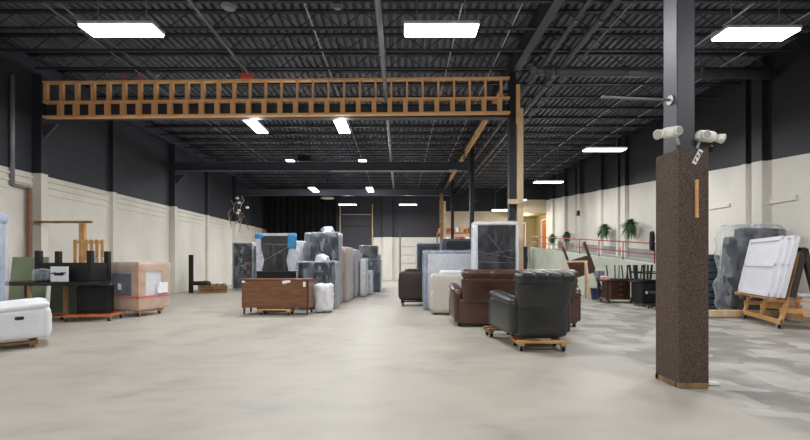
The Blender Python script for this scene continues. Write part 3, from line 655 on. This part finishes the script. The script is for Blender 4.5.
# cables hanging on the left
t = thing('hanging_cables','tangle of cables with white plugs hanging high by the left wall','cables',(-8.35,20.6,0))
rc = random.Random(5)
for i in range(9):
    x0 = rc.uniform(-.4,.5); z0 = rc.uniform(4.3,4.9); pts = [(x0+.15*math.sin(k*1.3+i), rc.uniform(-.1,.1), z0-k*rc.uniform(.16,.3)) for k in range(6)]
    MB().path(pts,.012,6).build('cable','pale' if i%3==0 else ('rust' if i%3==1 else 'black'),t)
for i in range(5): MB().soft((rc.uniform(-.35,.5),0,rc.uniform(3.7,4.6)),(.16,.12,.12),.04,4,seed=i).build('plug','whitepl',t)
MB().path([(.2,0,3.6),(.05,0,3.1),(-.05,0,2.5),(-.1,0,2.2)],.012).build('cable','pale',t)
MB().rod((-.1,0,4.4),(-.1,0,6.2),.01).build('cable','black',t)
# wrapped drawers, left background
t = thing('wrapped_dresser','tall charcoal drawer chest in clear film, leftmost of the wrapped stacks','dresser',(-7.35,18.9,0))
drawers(t,.86,.5,2.18,7,1,'charcoal',.06); MB().box((.22,-.3,1.25),(.12,.01,.12)).build('label_sheet','red',t); film(t,(0,0,1.12),(.96,.6,2.22),'film',2)
t = thing('wrapped_board','narrow blue-grey wrapped panel standing right of the leftmost chest','panel',(-6.55,18.5,0)); MB().soft((0,0,1.02),(.35,.4,2.0),.05,8).build('body','slate',t); film(t,(0,0,1.04),(.42,.48,2.06),'film',4)
# brown dresser
t = thing('brown_dresser','long walnut-brown dresser turned back-side out on a dolly, open floor in front','dresser',(-3.03,9.98,.08),-2)
MB().box((0,0,.45),(1.66,.48,.7),bev=.006).build('carcass','walnut',t); MB().box((0,0,.79),(1.7,.52,.035),bev=.006).build('top','walnut',t)
MB().box((0,-.245,.45),(1.56,.012,.6)).build('back_panel','walnut',t); MB().box((.79,0,.44),(.03,.5,.7)).build('end_panel','walnutd',t)
for sx in (-1,1):
    for sy in (-1,1): MB().rod((sx*.78,sy*.2,-.06),(sx*.78,sy*.2,.1),.02,.035,8).build('leg','walnutd',t)
MB().box((.28,-.256,.74),(.2,.006,.07),rot=(0,-12,0)).build('paper_slip','paper',t); MB().box((-.78,-.256,.74),(.08,.006,.05)).build('paper_slip','paper',t); MB().box((.72,-.256,.68),(.06,.006,.12)).build('paper_slip','paper',t)
dolly((-3.05,9.92,0),-2,.8,.42,'wooden dolly under the walnut-brown dresser')
t = thing('wrapped_cabinet','low dark cabinet standing right behind the walnut dresser','cabinet',(-3.3,10.72,0)); drawers(t,.9,.5,1.03,2,1,'black',.06); MB().box((0,0,1.04),(.96,.56,.03)).build('top','charcoal',t)
t = thing('framed_panel','black framed panel with milky film and blue corner film above the walnut dresser','panel',(-3.32,10.72,1.06))
pr = [(-.36,0),(-.30,.3),(-.40,.62),(-.40,.94),(.40,.94),(.40,.62),(.30,.3),(.36,0)]
MB().prism(pr,-.05,.05,'y').build('panel','black',t)
q = MB(); q.prism([(-.5,0),(-.36,0),(-.30,.3),(-.38,.62),(-.38,.92),(-.5,.98)],-.09,.06,'y'); q.prism([(.5,0),(.36,0),(.30,.3),(.38,.62),(.38,.92),(.5,.98)],-.09,.06,'y'); q.box((0,-.015,.97),(1.0,.15,.07)); q.build('milky_wrap','filmm',t)
q = MB().soft((.43,0,.8),(.2,.22,.42),.04,6,amp=.03).build('blue_wrap','bluew',t); MB().soft((-.43,0,.93),(.22,.22,.16),.04,6,amp=.03).build('blue_wrap','bluew',t)
MB().path([(-.3,-.062,.3),(.32,-.062,.62)],.004).path([(-.3,-.062,.72),(.3,-.062,.7)],.004).build('string','pale',t)
film(t,(0,0,.5),(.98,.18,1.0),'filmt',6)
t = thing('wrapped_sofa','pale film-wrapped sofa end peeking out left of the tall wrapped armoire','sofa',(-3.25,12.75,0)); MB().soft((0,0,.5),(.6,.7,1.0),.08,8).build('lower_body','slate',t); film(t,(0,0,.55),(.68,.78,1.08),'filmm',7)
t = thing('wrapped_box','small film-wrapped box stacked on the pale wrapped sofa end','box',(-3.25,12.75,1.16)); MB().soft((0,0,.38),(.5,.6,.74),.06,8).build('body','charcoal',t); film(t,(0,0,.4),(.58,.68,.8),'filmm',9,amp=.02)
def armoire(name,lab,loc,rz,w,d,h,seed,m='charcoal'):
    t = thing(name,lab,'armoire',loc,rz)
    MB().box((0,0,h/2),(w,d,h-.02),bev=.02).build('body',m,t)
    for sx in (-1,1):
        dd = MB().box((sx*w/4,-d/2-.012,h/2),(w/2-.03,.024,h-.16),bev=.006).build('door',m,t); MB().box((sx*.05,-d/2-.035,h/2),(.02,.02,.16)).build('handle','steel',dd)
    MB().box((.12*w,-d/2-.03,h*.62),(w*.35,.01,h*.3)).build('dark_panel','black',t)
    film(t,(0,0,h/2+.01),(w+.09,d+.09,h+.04),'film',seed)
    MB().soft((w*.12,0,h+.07),(w*.4,.2,.26),.06,8,amp=.1,fr=6,seed=seed).build('knotted_film','filmm',t)
    return t
armoire('wrapped_armoire','tallest film-wrapped dark armoire, behind the shorter wrapped one',(-2.33,12.3,0),-4,.95,.6,2.17,11)
armoire('wrapped_armoire','shorter film-wrapped dark armoire, right behind the white plastic bag',(-2.3,11.3,0),-3,.98,.6,1.3,12)
t = thing('plastic_bag','big white plastic bag on the floor at the right end of the walnut dresser','bag',(-1.98,10.42,0)); MB().soft((0,0,.37),(.46,.42,.73),.1,12,amp=.04,fr=5,crinkle=.02).build('bag','paper',t)
# row of upright mattresses and wrapped goods
def matt(lab,x,y,w,L,h,m,fm='film',rz=-3,name='wrapped_mattress',cat='mattress',seed=1):
    t = thing(name,lab,cat,(x,y+L/2,0),rz,'wrapped goods along the left of the aisle')
    MB().soft((0,0,h/2+.01),(w,L,h),.06,8,puff=.01).build('core',m,t)
    if fm: film(t,(0,0,h/2+.02),(w+.05,L+.05,h+.03),fm,seed,amp=.015)
    return t
matt('tan upright mattress in film beside the tallest wrapped armoire',-1.83,12.75,.3,1.3,1.75,'mbeige','filmt',seed=2)
matt('taupe-grey upright mattress right behind the tan one',-1.68,14.3,.22,1.1,1.72,'mpink','filmt',seed=3)
matt('dark navy wrapped piece between the taupe mattress and the pale one',-1.75,15.7,.32,.8,1.6,'navy','filmt',seed=4,name='wrapped_furniture',cat='furniture')
matt('pale grey film-wrapped piece left of the white wrapped box',-1.38,14.9,.2,.7,1.4,'mwhite','film',seed=5,name='wrapped_furniture',cat='furniture')
matt('white film-wrapped box standing at the edge of the aisle',-1.32,15.9,.38,.5,.93,'mwhite','filmm',seed=6,name='wrapped_box',cat='box')
t = matt('navy film-wrapped sofa standing on end at the aisle, under another piece',-1.2,17.2,.7,.8,1.42,'navy','film',seed=7,name='wrapped_sofa',cat='sofa')
t = matt('dark wrapped armchair stacked on top of the navy wrapped sofa',-1.35,17.25,.75,.7,.5,'charcoal','film',seed=8,name='wrapped_armchair',cat='armchair'); t.location.z = 1.49
matt('narrow slate wrapped panel at the far end of the left row',-1.02,18.9,.14,.9,1.65,'slate','filmt',seed=9,name='wrapped_board',cat='board')
matt('film-wrapped reddish chest behind the navy sofa',-1.4,19.2,.5,.6,1.6,'walnutd','film',seed=10,name='wrapped_chest',cat='chest')
tag(MB().box((0,0,.27),(.26,.3,.54),bev=.01).build('wooden_box','oldwood',loc=(-1.0,18.55,0)),'small tan wooden box at the far end of the left row','box')
# ------------------------------------------------------------------ goods right of the aisle
t = thing('boxy_sofa','dark brown boxy sofa end standing on a dolly, first at the aisle','sofa',(.5,12.05,.165)); 
MB().soft((0,0,.44),(1.05,.7,.84),.05,10,puff=.02).build('back','brown2',t); MB().soft((-.1,0,.88),(.5,.5,.1),.04,6,amp=.02).build('cushion','brown2',t); MB().soft((-.5,.05,.38),(.1,.66,.6),.04,6).build('armrest','brown2',t)
dolly((.5,12.0,0),0,.95,.6,'dark dolly under the boxy dark brown sofa','rubber')
t = thing('wrapped_mattress','large film-wrapped white mattress with a blue-grey border, right of the boxy brown sofa','mattress',(1.36,10.85,0),-2)
MB().soft((0,0,.8),(1.42,.22,1.56),.05,12,puff=.01).build('core','mwhite',t); 
MB().soft((-.66,-.0,.8),(.12,.25,1.6),.04,8).soft((0,0,1.56),(1.46,.25,.08),.035,8).build('border','mblue',t)
film(t,(0,0,.8),(1.5,.3,1.64),'film',13,amp=.012)
t = thing('beige_loveseat','beige fabric loveseat back with a rolled white top, in front of the big mattress','sofa',(1.2,10.1,0),-4)
MB().soft((0,0,.52),(.86,.62,.96),.05,10,puff=.015).build('body','beige',t); MB().soft((.12,-.02,1.03),(.62,.5,.12),.05,8,amp=.012).build('top_cushion','mwhite',t); MB().soft((-.38,-.08,.34),(.12,.5,.5),.05,6).build('armrest','beige',t)
for sx in (-1,1): MB().box((sx*.3,-.2,.02),(.06,.06,.04)).build('foot','black',t)
t = thing('wrapped_cabinet','tall black cabinet with pale foam edges in film, behind the brown leather sofa','cabinet',(2.3,9.75,0),-1)
MB().box((.03,0,1.12),(.95,.34,2.2),bev=.01).build('carcass','black',t)
q = MB(); q.soft((-.48,-.02,1.13),(.1,.42,2.24),.04,8,amp=.01).soft((.5,-.02,1.13),(.07,.42,2.24),.03,8,amp=.01).soft((0,-.02,2.22),(1.06,.42,.09),.04,8,amp=.012); q.build('foam_edge','mwhite',t)
q = MB()
for (a,b_) in (((-.44,1.45),(.46,1.6)),((-.44,1.3),(.46,1.28)),((-.44,1.55),(.46,1.38)),((-.2,1.95),(.46,1.15))): q.path([(a[0],-.185,a[1]),(b_[0],-.185,b_[1])],.005)
q.build('strap','pipe',t)
film(t,(0,0,1.14),(1.08,.46,2.28),'filmt',14,amp=.012)
t = thing('wrapped_cabinet','blue-black wrapped cabinet showing left above the big mattress','cabinet',(.95,13.5,0)); MB().box((0,0,.96),(.75,.5,1.9),bev=.02).build('carcass','navy',t); MB().box((0,-.26,1.0),(.6,.02,1.6)).build('front_panel','black',t); film(t,(0,0,.97),(.82,.58,1.95),'filmt',15,amp=.012)
t = thing('wrapped_cabinet','dark padded cabinet with grey edges showing between the big mattress and tall cabinet','cabinet',(1.98,14.1,0)); MB().soft((0,0,1.06),(1.05,.5,2.1),.06,10).build('body','slate',t); MB().soft((.04,-.25,1.75),(.82,.06,.56),.03,6).build('front_panel','charcoal',t)
MB().box((.56,.0,1.2),(.05,.4,1.9)).build('side_board','woodpale',t)
# shelf with red boxes far right
t = thing('storage_shelf','far shelf of reddish boxes between the black columns','shelf',(3.75,27.6,0))
for z in (.1,1.2,2.5,3.3): MB().box((0,0,z),(2.4,.5,.08)).build('shelf_board','redwood',t)
for sx in (-1,1):
    for sy in (-1,1): MB().box((sx*1.18,sy*.22,1.7),(.06,.06,3.4)).build('post','rust',t)
rb = random.Random(9)
for i in range(8):
    hh = rb.uniform(.2,.36); tag(MB().box((0,0,hh/2),(rb.uniform(.18,.26),.3,hh),bev=.01).build('storage_box',rb.choice(['redjunk','card','slate','paper']),loc=(2.75+i*.29,27.55,3.341)),'small box on the upper board of the far shelf','box','boxes on the upper board of the far shelf')
for i in range(6):
    tag(MB().box((0,0,.24),(.3,.3,.48),bev=.01).build('storage_box',rb.choice(['redjunk','paper','paper','redwood']),loc=(2.86+i*.355,27.55,2.541)),'small box on the middle board of the far shelf','box','boxes on the middle board of the far shelf')
# dark bundle beside office
tag(MB().soft((0,0,1.1),(.5,.5,2.2),.08,8,amp=.05).build('dark_cover','charcoal',loc=(7.15,23.4,0)),'dark covered stand beside the office landing, right of the wooden post','cover')

# ------------------------------------------------------------------ right side tables and chairs
t = thing('bed_frame','dark brown headboard with two long posts, tilted against the ramp wall','headboard',(7.0,14.6,0),0)
rt = Matrix.Rotation(R(18),4,'Y')
def tb(o): o.rotation_euler = (R(-6), R(-17), 0); return o
tb(MB().box((-.42,0,1.0),(.07,.07,1.9)).build('post','walnutd',t,(0,0,.12))); tb(MB().box((.42,0,1.02),(.08,.08,2.0)).build('post','walnutd',t,(0,0,.0)))
tb(MB().prism([(-.44,.75),(.44,.75),(.44,1.3),(.34,1.34),(.3,1.42),(-.3,1.42),(-.34,1.34),(-.44,1.3)],-.02,.02,'y').build('panel','walnutd',t,(0,0,.1)))
t = thing('sawhorse','pale wooden A-frame trestle standing before the tilted headboard','trestle',(6.22,14.2,0),-12)
for sx in (-1,1):
    for sy in (-1,1): MB().bar((sx*.42,sy*.3,0),(sx*.34,sy*.03,1.3),.06,.08).build('leg','woodpale',t)
MB().box((0,0,1.32),(.8,.09,.06)).build('top_rail','woodpale',t)
t = thing('brown_table','low dark brown table between the brown sofa and the trestle','table',(5.35,15.3,0)); MB().box((0,0,.92),(1.9,.8,.06),bev=.01).build('tabletop','walnutd',t); legs(t,1.7,.7,.9,.08,'walnutd')
t = thing('storage_bin','blue plastic bin on the floor beside the trestle','bin',(6.9,14.0,0)); MB().prism([(-.2,0),(.2,0),(.25,.36),(-.25,.36)],-.18,.18,'y').build('tub','blue',t); MB().box((0,0,.375),(.54,.42,.03),bev=.008).build('lid','slate',t)
t = thing('dark_desk','dark brown desk with drawers on casters against the ramp wall','desk',(7.13,12.95,0),0)
MB().box((0,0,.7),(1.25,.7,.05),bev=.008).build('desktop','walnutd',t); MB().box((-.15,0,.4),(.6,.6,.54),bev=.006).build('pedestal','walnutd',t); 
for z in (.27,.44,.61): dd = MB().box((-.15,-.31,z-.02),(.54,.02,.14)).build('drawer','walnutd',t); MB().box((-.15,-.33,z),(.1,.02,.015)).build('handle','steel',dd)
for sx in (-1,1):
    for sy in (-1,1): MB().box((sx*.57,sy*.28,.38),(.06,.06,.62)).build('leg','walnutd',t)
    caster(t,sx*.5,-.25,.045,.12); caster(t,sx*.5,.25,.045,.12)
MB().box((0,0,.12),(1.15,.6,.04)).build('lower_board','oldwood',t)
t = thing('black_cabinet','black cabinet with a white sticker beside the dark desk','cabinet',(7.32,11.85,.09)); drawers(t,.62,.55,.6,1,2,'black',.01); MB().box((-.2,-.31,.33),(.07,.006,.07)).build('sticker','paper',t)
MB().box((0,0,.63),(.8,.62,.04),bev=.01).build('top','charcoal',t)
dolly((7.32,11.85,0),0,.6,.5,'low dolly under the black cabinet with the sticker','oldwood',.09)
def chair(name,lab,loc,rz,m,sp,flip=True,group=None,bh=.9):
    t = thing(name,lab,'chair',loc,rz,group); 
    S = -1 if flip else 1; z0 = .49 if flip else 0   # legs up when flipped
    Z = lambda z: (.47-z) if flip else z
    MB().soft((0,0,Z(.445)),(.44,.44,.05),.02,6).build('seat',m,t)
    for sx in (-1,1):
        for sy in (-1,1): MB().bar((sx*.19,sy*.19,Z(.42)),(sx*.22,sy*.22,Z(0)),.03 if not sp else .05,.03 if not sp else .05).build('leg','black',t)
        if sp: MB().box((sx*.205,0,Z(.2)),(.02,.38,.03)).build('stretcher','black',t)
    if sp: MB().box((0,-.205,Z(.24)),(.38,.02,.03)).box((0,.205,Z(.24)),(.38,.02,.03)).build('stretcher','black',t)
    return t
for (x,y,rz,lab) in ((7.0,12.95,5,'upturned grey-seated chair on the dark desk, the left one'),(7.5,13.0,-8,'upturned grey-seated chair on the dark desk, the right one')):
    chair('upturned_chair',lab,(x,y-.05,.728),rz,'slate',False,group='upturned chairs on the desks')
for (x,y,rz,lab) in ((7.18,11.68,4,'upturned black stool on the black cabinet, left one with stretchers'),(7.3,12.14,-6,'upturned black stool on the black cabinet, nearer the ramp')):
    chair('upturned_chair',lab,(x,y,.745),rz,'black',True,group='upturned chairs on the desks')
t = thing('plastic_bundle','clear plastic bundle at the left end of the dark desk','bag',(6.62,13.22,.728)); MB().soft((0,0,.15),(.2,.2,.28),.06,8,amp=.03).build('roll','slate',t); film(t,(0,0,.17),(.24,.24,.3),'film',21)
tag(MB().soft((0,0,.07),(.3,.16,.12),.04,5,amp=.02).build('pink_packet','pink',loc=(6.5,12.66,.728)),'small pink and white packet on the front of the dark desk','packet')
t = thing('office_chair_base','dark wheeled chair base on the floor right of the black cabinet','chair base',(7.15,11.0,0))
MB().rod((0,0,.08),(0,0,.42),.03).build('column','black',t)
for i in range(5):
    a = i*1.2566; MB().bar((0,0,.12),(.3*math.cos(a),.3*math.sin(a),.09),.04,.03).build('leg','black',t); caster(t,.28*math.cos(a),.28*math.sin(a),.03,.08)
MB().soft((0,0,.45),(.45,.42,.08),.03,5).build('seat','blackf',t)
# ------------------------------------------------------------------ far right: wrapped piece and panel cart
t = thing('wrapped_bed','tall dark piece draped in loose clear film, right of the carpeted casing','furniture',(8.5,9.85,0),-4)
MB().soft((-.28,0,1.05),(.3,.5,1.75),.06,8,rot=(0,4,0)).build('side_board','charcoal',t)
MB().soft((.32,.02,1.1),(.95,.48,2.05),.08,10,amp=.02,rot=(0,2,0)).build('body','blackf',t); MB().box((.2,-.28,1.05),(.5,.03,1.5)).build('front_panel','black',t)
MB().box((-.15,-.36,1.45),(.14,.01,.12),rot=(0,12,0)).build('sticker','red',t); MB().box((.08,-.37,1.45),(.2,.008,.26),rot=(0,20,0)).build('paper_sheet','paper',t)
MB().soft((.12,0,1.12),(1.4,.62,2.18),.2,18,amp=.07,fr=3,crinkle=.03,seed=4).build('plastic_wrap','film',t)
t = thing('quilted_stack','stack of folded blue-grey quilted pads left of the film-draped piece','pads',(8.1,10.62,0))
for i in range(9): MB().soft((0,0,.1+i*.165),(.42,.5,.16),.05,6,amp=.012,seed=i).build('pad','slate',t)
# A-frame panel cart. local y = long axis, local x = across
t = thing('panel_cart','wooden A-frame cart with grey carpeted legs carrying the white panels','cart',(8.0,8.4,0),-22)
W_, L_ = .34, .82
for y in (-L_,0,L_):
    for sx in (-1,1):
        MB().bar((sx*W_,y,.1),(sx*.03,y,1.5),.045,.1,up=(0,1,0)).build('leg','cartwood',t)
    MB().bar((-W_,y,.36),(W_,y,.36),.09,.04,up=(0,1,0)).build('cross_board','cartwood',t)
    MB().bar((-W_-.15,y+.03,.55),(W_,y+.03,.55),.09,.04).build('shelf_arm','cartwood',t)
for sx in (-1,1): MB().box((sx*W_,0,.14),(.05,2*L_+.1,.09)).build('base_rail','cartwood',t)
MB().box((-W_-.12,0,.585),(.1,2*L_+.1,.03)).build('ledge','cartwood',t)
for sx in (-1,1): MB().bar((sx*.18,-L_-.03,.62),(sx*.0,-L_-.03,1.55),.08,.13,up=(0,1,0)).build('carpet_sleeve','carpetgrey',t)
MB().box((0,0,1.54),(.1,2*L_,.08)).build('ridge','carpetgrey',t)
for sx in (-1,1):
    for sy in (-1,1): caster(t,sx*W_,sy*(L_-.05),.045,.1)
def leanp(name,lab,off,m,L=1.46,H=1.2,th=.06,y0=-.13):
    p = thing(name,lab,'headboard',(0,0,0),0,'white boards on the A-frame cart')
    A = MB().box((0,y0,H/2),(th,L,H),bev=.006)
    A.build('slab',m,p)
    q = MB()
    for (cy,cz,dy,dz) in ((y0,H-.03,L,.08),(y0,.04,L,.08),(y0-L/2+.04,H/2,.08,H),(y0+L/2-.04,H/2,.08,H),(y0,H*.53,L,.07),(y0,H*.8,.07,.0)):
        if dz: q.box((-th/2-.012,cy,cz),(.026,dy,dz),bev=.004)
    q.build('moulding','white',p)
    k = Matrix.Translation((8.0,8.4,0)) @ Matrix.Rotation(R(-22),4,'Z') @ Matrix.Translation((off-.03,0,.61)) @ Matrix.Rotation(R(11),4,'Y')
    p.matrix_world = k; p.location = k.to_translation(); p.rotation_euler = k.to_euler(); return p
leanp('white_headboard','front white moulded panel leaning on the A-frame cart',-.46,'white')
leanp('white_headboard','second white board stacked behind the front moulded one',-.385,'white',1.5,1.18,.05,-.17)
leanp('white_headboard','third white board, innermost on the A-frame cart',-.31,'white',1.5,1.2,.06,-.2)
t = thing('timber_beam','pale lumber beam lying on the floor behind the A-frame cart','beam',(7.45,9.3,0),0); MB().bar((-.35,.1,.1),(1.85,.05,.1),.16,.14).build('beam','woodpale',t)

t = thing('white_box','pale grey box on the floor behind the A-frame cart','box',(8.95,8.85,0)); MB().box((0,0,.28),(.6,.4,.54),bev=.02).build('carton','mwhite',t); MB().box((0,0,.57),(.64,.44,.04),bev=.01).build('lid','paper',t)
# ------------------------------------------------------------------ camera, world, view
cam = bpy.data.cameras.new('camera'); co = bpy.data.objects.new('camera', cam); COL.objects.link(co)
co.location = (0,0,1.3); co.rotation_euler = (R(90),0,0); cam.sensor_width = 36; cam.lens = 400*36/810
cam.shift_y = 42/810; cam.shift_x = 5/810; cam.clip_end = 100; sc.camera = co
w = bpy.data.worlds.new('world'); sc.world = w; w.use_nodes = True
w.node_tree.nodes['Background'].inputs[0].default_value = (.05,.055,.06,1); w.node_tree.nodes['Background'].inputs[1].default_value = 1
vs = sc.view_settings; vs.view_transform = 'Standard'; vs.look = 'None'; vs.gamma = 1; vs.use_curve_mapping = False; vs.exposure = 0.1
sc.cycles.max_bounces = 8; sc.cycles.transparent_max_bounces = 16; sc.cycles.diffuse_bounces = 5
